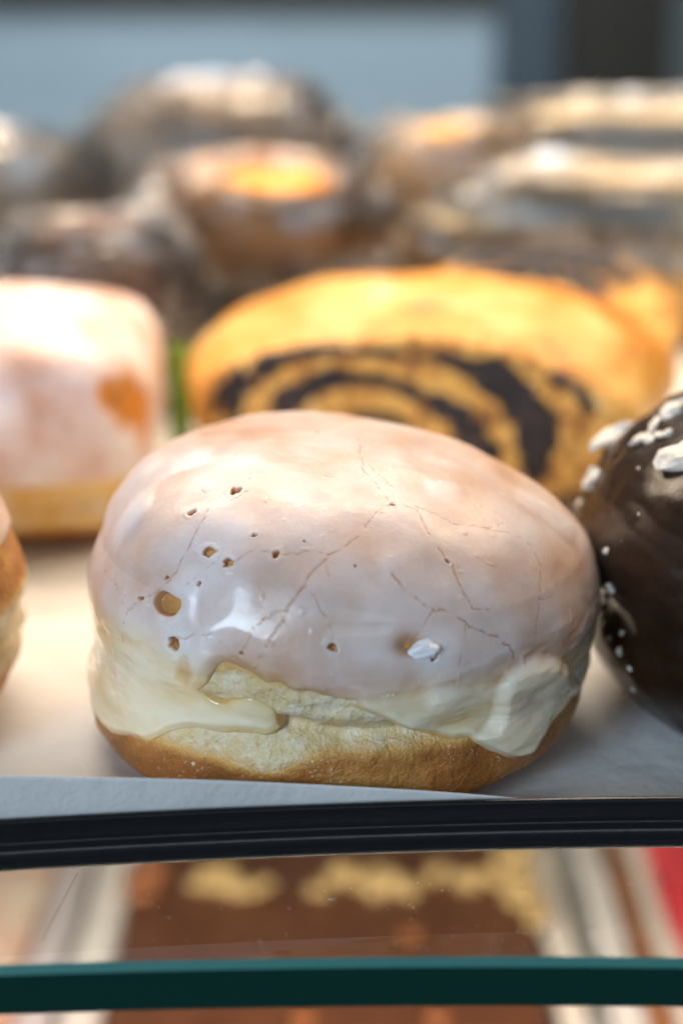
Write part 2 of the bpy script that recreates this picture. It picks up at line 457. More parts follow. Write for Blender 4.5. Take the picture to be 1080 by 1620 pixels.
    drip = catmull(list(drip) + list(drip[:1]), 6)[:-1]
    sd = poly_sd(u, v, drip) + 0.25 * vnoise(B, 4, 13)
    dd = smooth(-1.0, 2.4, sd)
    T = T + 1.5 * dd + 0.3 * dd * vnoise(B, 9, 12)
    T = T - 0.5 * np.exp(-(np.linalg.norm(B - hit(838, 1092)[0], axis=-1) / 3.0) ** 2)
    # broad dents and small blisters
    T = T + 0.30 * smooth(0.25, 0.9, vnoise(B, 9, 21)) - 0.25 * smooth(0.3, 0.9, vnoise(B, 11, 22))
    T = T + 0.10 * smooth(0.80, 0.97, vnoise(B, 1.6, 23))
    crack = np.zeros(len(Bf)); Tf = T.ravel().copy(); thin = np.zeros(len(Bf))
    rnd = random.Random(3)
    CR = [(1.0, [(567, 700), (571, 728), (574, 750), (592, 773), (618, 803), (640, 806), (655, 812), (668, 838), (690, 875), (708, 893), (722, 925), (735, 950), (742, 965)]),
          (0.7, [(655, 808), (690, 820), (715, 835), (740, 838), (766, 842), (790, 835)]),
          (0.8, [(620, 803), (592, 822), (572, 850), (548, 868), (520, 882)]),
          (1.4, [(515, 890), (497, 905), (483, 925), (470, 948), (455, 966), (446, 990), (432, 1012), (420, 1035), (405, 1056)]),
          (0.5, [(520, 882), (498, 876), (468, 880), (438, 882), (410, 877), (385, 885), (365, 893)]),
          (0.6, [(483, 930), (502, 955), (520, 982), (526, 1012)]),
          (0.6, [(455, 966), (425, 976), (402, 992), (390, 1015), (378, 1040)]),
          (1.2, [(618, 912), (640, 938), (660, 955), (680, 968), (700, 967), (724, 980), (745, 997), (778, 1004), (800, 1020), (808, 1040)]),
          (0.7, [(680, 968), (668, 985), (652, 1012)]),
          (0.5, [(732, 988), (730, 1010), (722, 1030), (722, 1050)]),
          (0.7, [(742, 965), (755, 962), (768, 966)]),
          (0.7, [(322, 783), (335, 800), (326, 828), (312, 852), (298, 878), (282, 908), (263, 930), (236, 946), (214, 963), (203, 985), (200, 1012)]),
          (0.6, [(214, 965), (201, 950), (192, 925), (174, 905)]),
          (0.4, [(365, 893), (345, 890), (325, 905), (302, 925)]),
          (0.6, [(850, 898), (846, 925), (846, 950), (840, 985), (842, 1010), (836, 1032)]),
          (0.4, [(846, 950), (868, 945), (874, 915), (868, 880)]),
          (0.5, [(284, 1008), (318, 1005), (342, 1004), (360, 1024), (382, 1046)]),
          (0.4, [(560, 728), (585, 742), (600, 760), (620, 775)]),
          (0.3, [(520, 882), (512, 900), (520, 915)]),
          (0.3, [(766, 842), (800, 850), (830, 865), (848, 898)])]
    for w, poly in CR:
        pts = np.array([hit(*p)[0] for p in poly])
        a = arclen(pts); fine = resample(pts, np.linspace(0, a[-1], max(4, int(a[-1] / 0.9))))
        fine[1:-1] += np.array([[rnd.uniform(-.34, .34) for _ in range(3)] for _ in range(len(fine) - 2)])
        D = seg_dist(Bf, fine, 1.6)
        vary = 0.85 + 0.15 * vnoise(Bf, 2.2, 99)
        h = 0.11 + 0.055 * w
        crack = np.maximum(crack, np.exp(-(D / h) ** 2) * min(1.0, 0.5 + 0.5 * w) * vary)
        Tf += -(0.015 + 0.04 * w) * np.exp(-(D / (h * 1.5)) ** 2)
    HO = [(375, 785, 8, 5), (308, 818, 6, 4), (335, 875, 9, 7), (365, 893, 6, 7), (438, 882, 6, 6), (405, 853, 4, 3), (271, 955, 20, 21), (284, 1017, 8, 11),
          (526, 1022, 7, 7), (386, 1032, 3, 3), (232, 948, 5, 3), (270, 915, 3, 3), (320, 925, 3, 3), (619, 805, 4, 2), (683, 1040, 5, 5), (482, 862, 2, 2), (705, 893, 4, 3), (560, 900, 2, 2)]
    for px, py, rx, ry in HO:
        c = hit(px, py)[0]; ex = hit(px + 8, py)[0] - c; ey = hit(px, py - 8)[0] - c
        ex /= np.linalg.norm(ex); ey /= np.linalg.norm(ey)
        idx = np.nonzero(np.abs(Bf - c).max(1) < 7)[0]; w = Bf[idx] - c
        k = 0.123
        kx = np.linalg.norm(hit(px + 12, py)[0] - c) / 12; ky = np.linalg.norm(hit(px, py + 12)[0] - c) / 12
        a, b2_ = (w @ ex) / (rx * kx), (w @ ey) / (ry * ky)
        rr = np.sqrt(a * a + b2_ * b2_) * (1 + (0.16 if rx > 12 else 0.34) * vnoise(Bf[idx], max(0.4, rx * k * 0.7), int(px)))
        big = min(1, rx / 8)
        Tf[idx] = Tf[idx] * smooth(0.72, 1.08, rr) - 0.75 * (1 - smooth(0.72, 1.0, rr))
        Tf[idx] += 0.10 * big * np.exp(-((rr - 1.6) / 0.4) ** 2)
        thin[idx] = np.maximum(thin[idx], (1 - smooth(0.85, 1.15, rr)))
    # the dent with the white nub
    c = hit(648, 1022)[0]; D = np.linalg.norm((Bf - c) * np.array([0.8, 1, 1.25]), axis=1)
    Tf -= 1.5 * np.exp(-(D / 2.0) ** 2)
    c2 = hit(641, 1020)[0]; D = np.linalg.norm(Bf - c2, axis=1); thin = np.maximum(thin, 0.9 * np.exp(-(D / 1.7) ** 2))
    # thin patches where the crust shows through faintly
    for px, py, r, a in [(790, 870, 8, .18), (690, 1010, 9, .15), (560, 1040, 9, .14), (880, 930, 7, .2), (715, 900, 3.5, .4), (752, 965, 3, .3), (355, 1054, 3.2, .75), (160, 960, 5, .5), (640, 1028, 4, .25), (300, 1062, 2, .5), (380, 1050, 3, .5), (850, 1000, 7, .22), (148, 1015, 4, .5), (905, 965, 6, .2)]:
        D = np.linalg.norm(Bf - hit(px, py)[0], axis=1); thin = np.maximum(thin, a * np.exp(-(D / r) ** 2) * (0.75 + 0.25 * vnoise(Bf, 2, 66)))
    Tf = Tf - 3.8 * (1 - smooth(-1.6, -0.15, ed.ravel()))
    G = B + N * Tf.reshape(sh)[..., None]
    up = 28.8 + 3.0 * vnoise(B, 16, 4) - 4.5 * np.sin(PHg + math.pi / 2) 
    under = 1 - smooth(up - 3.0, up + 4.5, Z)
    under = np.maximum(under, 0.85 * dd)
    F = grid_faces(*sh)
    edf = ed.ravel(); keep = (edf[F] > -2.0).any(1)
    F = F[keep]
    used = np.unique(F); remap = np.full(len(Bf), -1); remap[used] = np.arange(len(used))
    Gv = G.reshape(-1, 3)[used]
    gl = mesh_np('icing', Gv, remap[F], GLAZE, root, {'under': under.ravel()[used], 'crack': crack[used], 'thin': thin[used], 'wet': (1 - 0.9 * smooth(36, 47, Z.ravel()))[used], 'thick': np.clip(0.5 + 0.75 * (Tf - (0.45 + 0.55 * smooth(22, 40, Z.ravel()))), 0, 1)[used]})
    tag(gl, 'cracked translucent white icing with pinholes and a thick drip')
    # nub of icing in the dent
    c = hit(664, 1031)[0]; n = np.array([0.1, -0.75, 0.5]); n /= np.linalg.norm(n)
    th, fi = np.meshgrid(np.linspace(0, math.pi, 26), np.linspace(0, 2 * math.pi, 40, endpoint=False), indexing='ij')
    S = np.stack([np.sin(th) * np.cos(fi), np.sin(th) * np.sin(fi), np.cos(th)], -1)
    S = S * (1 + 0.26 * fnoise(S, 0.8, 3, 4))[..., None]
    X = S[..., 0]; taper = 0.75 + 0.3 * X
    pts = np.stack([X * 3.0, S[..., 1] * 1.1, S[..., 2] * 1.9 * taper], -1)
    a = 0.22; R = np.array([[math.cos(a), 0, -math.sin(a)], [0, 1, 0], [math.sin(a), 0, math.cos(a)]])
    pts = pts @ R.T + c + n * 0.7
    mesh_np('icing_nub', pts.reshape(-1, 3), grid_faces(26, 40), NUB, gl)
    return root

build_main()

# ------------------------------------------------------------------ the setting: parchment, tray, glass shelf, lower shelf, wall behind
def fit(pix, Z):
    p = np.array([at_z(x, y, Z) for x, y in pix]); return np.polyfit(p[:, 0], p[:, 1], 2)
RAIL = fit([(0, 1300), (270, 1289), (540, 1275), (810, 1267), (1080, 1265)], 11)
GEDGE = fit([(0, 1527), (270, 1521), (540, 1515), (810, 1513), (1080, 1516)], -2)
def curve_y(c, x):
    xe = np.clip(x, -110, 110); d = np.polyval(np.polyder(c), xe)
    return np.polyval(c, xe) + d * (x - xe)

def sweep(name, prof, cur, xs, mat, parent=None, closed=True, sm=True):
    prof = np.array(prof, float); n = len(prof)
    V = np.stack([np.stack([np.full(n, x), curve_y(cur, x) + prof[:, 0], prof[:, 1]], -1) for x in xs]).reshape(-1, 3)
    F = grid_faces(len(xs), n, closed)
    fl = [tuple(f) for f in F]
    if closed: fl += [tuple(range(n)), tuple(reversed(range((len(xs) - 1) * n, len(xs) * n)))]
    return mesh_np(name, V, fl, mat, parent, smooth_shade=sm)

def smooth_prof(p, n=6): return catmull(p, n)

def build_setting():
    xs = np.linspace(-260, 260, 90)
    # parchment lining the tray, its front edge standing up against the rim
    nx, ny = 240, 260
    X = np.linspace(-255, 255, nx)
    V = np.zeros((ny, nx, 3))
    yr = curve_y(RAIL, X)
    top = np.interp(X, [-260, -60, -20, 30, 70, 260], [20.5, 19.2, 15.6, 10.6, 6.5, 3.0])
    for i in range(ny):
        if i < ny - 40:
            f = i / (ny - 41); y = 590 + (yr + 9.5 - 590) * (1 - (1 - f) ** 1.6); z = 0 * X
        else:
            t = (i - (ny - 41)) / 40.0
            arc = smooth(0, 1, t)
            y = yr + 9.5 - 6.6 * np.sin(min(1, t * 1.6) * math.pi / 2); z = top * np.clip(t - 0.12, 0, 1) ** 1.5 / 0.88 ** 1.5
            y = y - 1.6 * np.clip(t - 0.55, 0, 1) * (top > 9)
        V[i] = np.stack([X, y, z], -1)
    w = 0.5 + 0.5 * fnoise(V * np.array([1, 1, 0]), 45, 2, 3)
    V[..., 2] += -0.5 + 0.45 * w
    V[-40:, :, 1] += 0.25 * vnoise(V[-40:], 18, 8)
    pap = mesh_np('parchment_sheet', V.reshape(-1, 3), grid_faces(ny, nx, False), PAPER)
    m = pap.modifiers.new('t', 'SOLIDIFY'); m.thickness = 0.00012; m.offset = 0
    tag(pap, 'greyish white baking parchment under the pastries, its front edge curled up', 'parchment')
    tray = empty('display_tray', (0, 0, -2))
    tag(tray, 'black baking tray with a rounded front rim, lined with parchment', 'tray')
    prof = [(1.4, 10.6), (0.7, 11.1), (0.0, 10.9), (-0.2, 10.3), (-0.3, 8.8), (-0.4, 7.4), (-0.75, 6.8), (-1.4, 6.1), (-1.95, 4.9), (-2.05, 4.0), (-1.7, 2.9),
            (-0.9, 2.2), (0.6, 1.7), (2.6, 0.8), (4.8, -0.8), (5.6, -1.4)]
    p = smooth_prof(prof, 5); p = np.vstack([p, [(7.2, -1.4), (4.6, 1.2), (2.4, 4.0), (2.4, 8), (2.0, 9.8)]])
    q = p.copy(); q[:, 1] += 2
    rim = sweep('rim', q, RAIL, xs, BLACK, tray)
    V, F = [], []
    fl = []
    Xc = np.linspace(-258, 258, 60); yy = curve_y(RAIL, Xc)
    Vt = np.concatenate([np.stack([Xc, yy + 7.4, 0 * Xc + z], -1) for z in (0.4, 1.2)] + [np.stack([Xc, 0 * Xc + 600, 0 * Xc + z], -1) for z in (0.4, 1.2)])
    n = 60
    for k in range(n - 1):
        fl += [(n + k, n + k + 1, 3 * n + k + 1, 3 * n + k), (k + 1, k, 2 * n + k, 2 * n + k + 1), (k, k + 1, n + k + 1, n + k), (2 * n + k + 1, 2 * n + k, 3 * n + k, 3 * n + k + 1)]
    mesh_np('tray_floor', Vt, fl, STEEL, tray, smooth_shade=False)
    # glass shelf
    gx = np.linspace(-300, 300, 80)
    prof = [(0, -2.0), (-1.1, -3.1), (-1.1, -10.3), (-0.3, -11.0), (720, -11.0), (720, -2.0)]
    gs = sweep('glass_shelf', prof, GEDGE, gx, GLASS, sm=False)
    M = Mat('ground_glass_edge'); M.set(Base_Color=(0.05, 0.24, 0.23), Roughness=0.35, IOR=1.5, Transmission_Weight=0.35)
    a = M.n.new('ShaderNodeVolumeAbsorption'); a.inputs['Color'].default_value = (0.05, 0.72, 0.60, 1); a.inputs['Density'].default_value = 9.0
    M.link(a.outputs[0], M.out.inputs['Volume'])
    gs.data.materials.append(M.m)
    M = Mat('polished_glass_edge'); M.set(Base_Color=(0.001, 0.058, 0.044), Roughness=0.08, Specular_IOR_Level=0.3, IOR=1.5, Transmission_Weight=0.5)
    gs.data.materials.append(M.m)
    for k in range(len(gx) - 1):
        gs.data.polygons[k * 6 + 0].material_index = 1; gs.data.polygons[k * 6 + 1].material_index = 2
    tag(gs, 'clear glass shelf with a polished dark green front edge', 'shelf')
    # a hair and dust on the glass
    hp = catmull([at_z(122, 1383, -1.85), at_z(112, 1402, -1.85), at_z(96, 1432, -1.85), at_z(80, 1462, -1.85), at_z(66, 1490, -1.85)], 8)
    V, F = [], []
    for k, c in enumerate(hp):
        for j in range(5): V.append((c[0] + 0.05 * math.cos(j * 1.2566), c[1], c[2] + 0.05 * math.sin(j * 1.2566)))
    F = [tuple(f) for f in grid_faces(len(hp), 5)]
    tag(mesh_np('hair', V, F, m_simple('hair_brown', (0.03, 0.02, 0.015), (0.05, 0.03, 0.02))), 'thin dark hair lying on the glass shelf under the tray rim', 'hair')
    V, F = [], []; rnd = random.Random(8)
    for k in range(90):
        c = at_z(rnd.uniform(0, 1080), rnd.uniform(1395, 1508), -1.9); r = rnd.choice([0.05, 0.06, 0.08, 0.13])
        box((V, F), c, (r, r * rnd.uniform(.6, 2.0), 0.05))
    c = at_z(525, 1423, -1.9); box((V, F), c, (0.6, 0.12, 0.06))
    tag(mesh_np('dust', V, F, m_simple('dust_grey', (0.25, 0.22, 0.2), (0.5, 0.48, 0.45))), 'specks of dust scattered on the glass shelf', 'dust', kind='stuff')
    # lower shelf
    V, F = [], []; box((V, F), (0, 230, -220), (520, 400, 4.8))
    tag(mesh_np('lower_shelf', V, F, m_simple('lower_shelf_paper', (0.50, 0.44, 0.38), (0.60, 0.54, 0.48), 20, 0.5, 0.1), smooth_shade=False), kind='structure')
    # the room behind
    def wallbox(name, x0, x1, y0, y1, Y, mat, thick=20):
        a = at(x0, y1, Y); b = at(x1, y0, Y); a[0] = at(x0, 90, Y)[0]; b[0] = at(x1, 90, Y)[0]
        V, F = [], []; box((V, F), ((a[0] + b[0]) / 2, Y + thick, (a[2] + b[2]) / 2), ((b[0] - a[0]) / 2, thick, (b[2] - a[2]) / 2))
        o = mesh_np(name, V, F, mat, smooth_shade=False); tag(o, kind='structure'); return o
    blue = m_simple('blue_grey_paint', (0.30, 0.41, 0.47), (0.34, 0.45, 0.52), 5, 0.6, 0.05)
    dark = m_simple('dark_panel', (0.010, 0.010, 0.007), (0.016, 0.016, 0.012), 5, 0.5, 0.05)
    navy = m_simple('slate_paint', (0.035, 0.060, 0.085), (0.045, 0.075, 0.10), 5, 0.5, 0.05)
    grey = m_simple('grey_paint', (0.07, 0.09, 0.10), (0.09, 0.11, 0.12), 5, 0.5, 0.05)
    wallbox('back_wall', -1200, 780, 14, 900, 1400, blue)
    wallbox('wall_beam', -1200, 780, -500, 12, 1385, dark)
    wallbox('wall_post', 782, 884, -500, 900, 1380, navy)
    wallbox('doorway_panel', 886, 1062, -500, 900, 1400, dark)
    wallbox('door_frame', 1064, 2300, -500, 900, 1390, grey)

build_setting()

# ------------------------------------------------------------------ neighbours on the tray
def pad(Q, N): return Q + N

class Hit:
    """finds the point of a bun that stands at off which the photograph shows at a pixel"""
    def __init__(self, bun, off):
        ph = np.linspace(-math.pi - 0.6, 0.6, 500); ss = np.linspace(20, bun.L - 0.3, 300)
        PH, SS = np.meshgrid(ph, ss); Q = bun(PH, SS) + np.array(off); N = normals(Q, False)
        if N[-20, 100, 2] < 0: N = -N
        vis = (N * (np.array(CAM) - Q)).sum(-1) > 0
        self.q, self.n = Q[vis], N[vis]; self.p = project(self.q)
    def __call__(self, px, py):
        k = np.argmin(((self.p - (px, py)) ** 2).sum(1)); return self.q[k], self.n[k]

def rock(seed, size, el=(1, 1, 1), n=8, rough=0.35):
    th, fi = np.meshgrid(np.linspace(0.05, math.pi - 0.05, n), np.linspace(0, 2 * math.pi, n + 4, endpoint=False), indexing='ij')
    S = np.stack([np.sin(th) * np.cos(fi), np.sin(th) * np.sin(fi), np.cos(th)], -1)
    S = np.sign(S) * np.abs(S) ** 0.75
    S = S * (1 + rough * vnoise(S + seed * 7.3, 0.9, seed))[..., None] * np.array(el) * size
    V = np.vstack([S.reshape(-1, 3), [S[0].mean(0)], [S[-1].mean(0)]])
    nc = n + 4; F = [tuple(f) for f in grid_faces(n, nc)]
    F += [(n * nc, (k + 1) % nc, k) for k in range(nc)] + [(n * nc + 1, (n - 1) * nc + k, (n - 1) * nc + (k + 1) % nc) for k in range(nc)]
    return V, F

def orient(V, n, spin):
    q = Vector(n).to_track_quat('Z', 'Y').to_matrix() @ Matrix.Rotation(spin, 3, 'Z')
    return V @ np.array(q).T

def build_chocolate():
    off = np.array([102.6, 9, 0.2])
    ctrl = [(0, 0.6), (20, 0.3), (32, 0.5), (39, 1.8), (44, 5.5), (47, 11), (47.5, 15), (46.9, 19.5), (47.8, 23.5), (49.2, 28), (49.6, 33), (47.8, 39.5), (44.0, 46),
            (37.8, 52), (29, 56.4), (18, 59.2), (8, 60.3), (0, 60.6)]
    ctrl = [(1.09 * a_, 1.10 * b_) for a_, b_ in ctrl]
    bun = Bun(ctrl, seed=44, amp=0.9, sy=0.96, harm=((2, 0.01, 1.0),))
    root = empty('chocolate_doughnut', off)
    tag(root, 'dark chocolate coated doughnut with white flakes at the right edge', 'doughnut')
    PH, S = np.meshgrid(np.linspace(0, 2 * math.pi, 260, endpoint=False), np.linspace(0.4, bun.L - 0.3, 200))
    P = bun(PH, S); N = normals(P)
    if N[-5, 0, 2] < 0: N = -N
    P = P + N * (0.45 * fnoise(P * np.array([1, 1, 1.8]), 11, 3, 5) * smooth(1, 5, P[..., 2]))[..., None]
    coat = mesh_np('chocolate_coating', P.reshape(-1, 3), grid_faces(*P.shape[:2]), CHOC, root)
    H = Hit(bun, off); rnd = random.Random(12)
    spots = [(966, 690, 3.6), (938, 757, 2.4), (1020, 695, 2.0), (1072, 728, 3.0), (1062, 654, 2.2), (1037, 672, 1.8), (990, 672, 1.5), (1075, 642, 2.0), (1048, 690, 1.3), (914, 796, 1.4),
             (1010, 742, 0.3), (1028, 682, 1.0), (962, 872, 0.9), (958, 945, 0.8), (950, 962, 0.8), (966, 930, 0.9), (985, 1003, 0.7), (980, 1030, 0.7), (998, 1058, 0.7), (945, 925, 0.8), (955, 985, 0.8),
             (1013, 812, 0.4), (985, 855, 0.4), (1000, 1090, 0.5), (962, 1010, 0.7)]
    for k, (px, py, r) in enumerate(spots):
        c, n = H(px, py); V, F = rock(k + 3, r * 0.85, (1.3, 1.0, 0.55), 6 if r > 1.0 else 4, 0.8)
        V = orient(V, n, rnd.uniform(0, 6)) + (c - off) + n * 0.18 * r
        mesh_np('white_flake', V, F, CHIP, coat, smooth_shade=False)

def glazed_simple(name, label, off, ctrl, seed, edge_z, flaky=0.0, rz=0.0):
    bun = Bun(ctrl, seed=seed, amp=1.0, sy=0.95, harm=((2, 0.012, 0.7),))
    root = empty(name, off); tag(root, label, 'doughnut')
    PH, S = np.meshgrid(np.linspace(0, 2 * math.pi, 360, endpoint=False), np.linspace(0.4, bun.L - 0.3, 260))
    P = bun(PH, S); N = normals(P)
    if N[-5, 0, 2] < 0: N = -N
    z = P[..., 2]
    belt = smooth(10, 16, z + 2 * vnoise(P, 10, 3)) * (1 - smooth(27, 33, z + 3 * vnoise(P, 12, 4)))
    D = P + N * ((0.3 * fnoise(P, 6, 3, 9) + 0.9 * belt * fnoise(P * np.array([1, 1, 2.0]), 8, 3, 15)) * smooth(1, 6, z))[..., None]
    mesh_np('dough', D.reshape(-1, 3), grid_faces(*P.shape[:2]), DOUGH, root, {'belt': belt.ravel()})
    ze = edge_z + 2.5 * vnoise(P, 14, 21) + 1.0 * vnoise(P, 5, 22)
    T = 1.0 * smooth(-0.2, 2.0, z - ze) + 0.4 * np.exp(-((z - ze - 1.2) / 1.0) ** 2) - 0.7 * (1 - smooth(-0.8, 0.1, z - ze)) + 0.2 * vnoise(P, 7, 8)
    T = T - 1.6 * smooth(0.42, 0.72, vnoise(P, 7, 61)) * flaky
    G = P + N * T[..., None]
    z0 = np.zeros(G.shape[:2]).ravel()
    mesh_np('icing', G.reshape(-1, 3), grid_faces(*P.shape[:2]), GLAZE, root, {'under': (1 - smooth(28, 34, z)).ravel(), 'crack': z0, 'thin': (0.5 * smooth(0.1, 0.6, vnoise(P, 9, 71))).ravel(), 'thick': z0 + 0.5, 'wet': z0 + 0.4})
    return root

build_chocolate()
glazed_simple('sugared_doughnut', 'sugared doughnut cut off by the left edge of the picture', (-112.5, -1, 0.2),
              [(0, 0.6), (20, 0.3), (32, 0.4), (39, 1.6), (44, 5), (46.8, 11), (48.0, 16), (47.2, 20), (48.8, 25), (49.4, 30), (47.8, 36), (45.2, 42), (40, 49), (31, 54.4), (20, 58), (9, 59.3), (0, 59.6)], 23, 37, 1.0)

# ------------------------------------------------------------------ rectangular iced pastry at the left, behind
def superell(n1, n2, h, p_xy=4.0, p_z=3.0):
    """closed box-like shape: rows from bottom to top; half sizes h"""
    th = np.linspace(-math.pi / 2, math.pi / 2, n1); fi = np.linspace(0, 2 * math.pi, n2, endpoint=False)
    T, Fi = np.meshgrid(th, fi, indexing='ij')
    sp = lambda v, p: np.sign(v) * np.abs(v) ** (2.0 / p)
    return np.stack([h[0] * sp(np.cos(T), p_z) * sp(np.cos(Fi), p_xy), h[1] * sp(np.cos(T), p_z) * sp(np.sin(Fi), p_xy), h[2] * sp(np.sin(T), p_z)], -1)

def build_square():
    a = at_z(268, 886, 0); Y = a[1]
    hx, hy, hz = 46, 44, 27
    off = np.array([-52.5 - hx, Y + hy, hz + 0.2])
    root = empty('iced_pastry', (off[0], off[1], 0), 0.03)
    tag(root, 'blocky pink iced pastry with a yellow belt, behind the left doughnut', 'pastry')
    P = superell(150, 260, (hx, hy, hz), 5.5, 4.6); N = normals(P)
    if N[-5, 0, 2] < 0: N = -N
    z = P[..., 2] + hz
    P[..., 2] += hz
    P[..., 2] += 4 * smooth(15, 58, z) * (1 - (P[..., 0] / hx) ** 2 * 0.6 - (P[..., 1] / hy) ** 2 * 0.4)
    P = P + N * (0.8 * fnoise(P, 26, 3, 4) * smooth(1, 6, z))[..., None]
    squeeze = 1 - 0.05 * np.exp(-((z - 15) / 4) ** 2); P[..., 0] *= squeeze; P[..., 1] *= squeeze
    belt = smooth(5.5, 9, z) * (1 - smooth(19, 24, z))
    M = m_dough('yellow_dough', (0.46, 0.16, 0.022), (0.64, 0.28, 0.05), (0.86, 0.56, 0.17))
    mesh_np('dough', P.reshape(-1, 3), grid_faces(150, 260), M, root, {'belt': np.clip(belt * 1.6, 0, 1.3).ravel()})
    ze = 19 + 1.5 * vnoise(P, 16, 2)
    T = 1.1 * smooth(-0.2, 2.5, z - ze) + 0.4 * np.exp(-((z - ze - 1.5) / 1.2) ** 2) - 0.7 * (1 - smooth(-0.8, 0.2, z - ze)) + 0.22 * vnoise(P, 9, 6)
    W = P + np.array([off[0], off[1], 0])
    stain = np.zeros(P.shape[:2])
    for px, py, r in [(195, 638, 6.5), (218, 660, 8.0), (240, 690, 7.0), (250, 655, 6.0), (258, 690, 6.5), (246, 712, 6.5), (262, 662, 6.0), (185, 718, 3.5), (168, 625, 4.0)]:
        pw = project(W); pk = ((pw - (px, py)) ** 2).sum(-1) + 1e6 * (N[..., 1] > 0.2); c = W.reshape(-1, 3)[np.argmin(pk)]; D = np.linalg.norm(W - c, axis=-1) * (1 + 0.25 * vnoise(W, 5, 31))
        stain = np.maximum(stain, 1 - smooth(r * 0.55, r * 1.5, D)); T = T - 0.6 * (1 - smooth(r * 0.5, r * 1.3, D))
    G = P + N * T[..., None]
    Mg = Mat('pink_icing'); n = Mg.noise(40, 5, 0.6); n2 = Mg.noise(160, 4)
    Mg.set(Base_Color=Mg.mix(Mg.attr('stain'), Mg.ramp(n, [(0.34, (0.60, 0.35, 0.25)), (0.46, (0.74, 0.54, 0.47)), (0.6, (0.86, 0.77, 0.74))]), (0.66, 0.24, 0.03)), Roughness=0.45, Normal=Mg.bump(n2, 0.5, 0.003),
           Subsurface_Weight=0.15, Subsurface_Scale=0.002, Coat_Weight=0.08, Coat_Roughness=0.3)
    mesh_np('icing', G.reshape(-1, 3), grid_faces(150, 260), Mg.m, root, {'stain': stain.ravel()})
build_square()

# ------------------------------------------------------------------ poppy seed rolls
def build_roll(root, hx, hz, length, seed, back_grow=1.12, bands=(), proud=1.8):
    """axis along +y from the cut face at y = 0; base at z = 0"""
    n2 = 200
    ys = np.concatenate([[-0.0], 3.0 * (1 - np.cos(np.linspace(0.2, math.pi / 2, 6))), np.linspace(5, length - 12, 30), length - 12 + 12 * np.sin(np.linspace(0.1, math.pi / 2, 14))])
    fi = np.linspace(0, 2 * math.pi, n2, endpoint=False)
    rows = []
    sp = lambda v, p: np.sign(v) * np.abs(v) ** (2.0 / p)
    for y in ys:
        k = 1.0
        if y < 3: k = 1 - 0.045 * (1 - y / 3.0) ** 2
        if y > length - 12: k = math.sqrt(max(1e-4, 1 - ((y - length + 12) / 12.001) ** 2)) * 0.85 + 0.15
        g = 1 + (back_grow - 1) * min(1, y / (length * 0.5))
        x = hx * k * g * sp(np.cos(fi), 2.05); z = hz * k * g * sp(np.sin(fi), 2.05)
        rows.append(np.stack([x, 0 * x + y, z + hz * g], -1))
    P = np.array(rows)
    N = normals(P)
    if (N[20, :, 0] * P[20, :, 0]).mean() < 0: N = -N
    P = P + N * (1.5 * fnoise(P, 24, 3, seed) )[..., None]
    P[..., 2] = np.maximum(P[..., 2], 0.2)
    # cut face: rings inward with a crumbly relief
    rim = P[0]; c = rim.mean(0)
    rings = []
    for k in np.linspace(0.97, 0.02, 40):
        q = c + (rim - c) * k; q[:, 1] = 0; q[:, 1] += 0.7 * fnoise(q, 6, 3, seed + 5) - 0.4
        rings.append(q)
    R = np.array(rings)[::-1]
    A = np.vstack([R, P])
    face = np.zeros(A.shape[:2]); face[:40] = 1; face[40:50] = np.linspace(0.9, 0.0, 10)[:, None]
    dough = mesh_np('pastry_dough', A.reshape(-1, 3), grid_faces(*A.shape[:2]), GOLD, root, {'face': face.ravel()})
    # the filling: ridges of seeds wound across the cut face
    bpy.context.view_layer.update()
    Mi = np.array(root.matrix_world.inverted())
    c0 = Mi[:3, :3] @ (np.array(CAM) * MM) + Mi[:3, 3]; c0 = c0 / MM
    for band in bands:
        pts = []
        for px, py, wpx in band:
            q = Mi[:3, :3] @ (at(px, py, 400) - np.array(CAM)); k = -c0[1] / q[1]; h_ = c0 + q * k
            x, z = h_[0], h_[2] - hz
            rr = math.hypot(x / hx, z / hz)
            if rr > 0.90: x, z = x * 0.90 / rr, z * 0.90 / rr
            pts.append((x, z + hz, wpx * 0.185))
        cv = catmull(pts, 14); n = len(cv)
        cv = resample(cv, np.linspace(0, arclen(cv)[-1], n * 3)); n = len(cv)
        tg = np.gradient(cv[:, :2], axis=0); tg /= np.maximum(np.linalg.norm(tg, axis=1, keepdims=True), 1e-9)
        nn = np.stack([-tg[:, 1], tg[:, 0]], -1)
        base = np.stack([cv[:, 0], 0 * cv[:, 0], cv[:, 1]], -1)
        w = cv[:, 2] * (1 + 0.18 * vnoise(base, 5, seed + 9) + 0.18 * vnoise(base, 2.2, seed + 10))
        end = np.minimum(1, np.minimum(np.arange(n), np.arange(n)[::-1]) / (0.06 * n)) ** 0.5
        prof = np.linspace(-1, 1, 13)
        V = np.zeros((n, 13, 3))
        for j, b_ in enumerate(prof):
            o2 = cv[:, :2] + nn * (w * end * b_)[:, None]
            V[:, j] = np.stack([o2[:, 0], -proud * math.sqrt(1 - b_ * b_) + 0.45 + 0 * w, o2[:, 1]], -1)
        V[..., 1] += 0.6 * fnoise(V, 3.2, 3, seed + 3)
        V[..., 0] += 0.7 * fnoise(V, 5, 3, seed + 6); V[..., 2] = np.maximum(V[..., 2] + 0.5 * fnoise(V, 5, 3, seed + 4), 0.6)
        mesh_np('poppy_filling', V.reshape(-1, 3), grid_faces(n, 13, False), POPPY, dough)

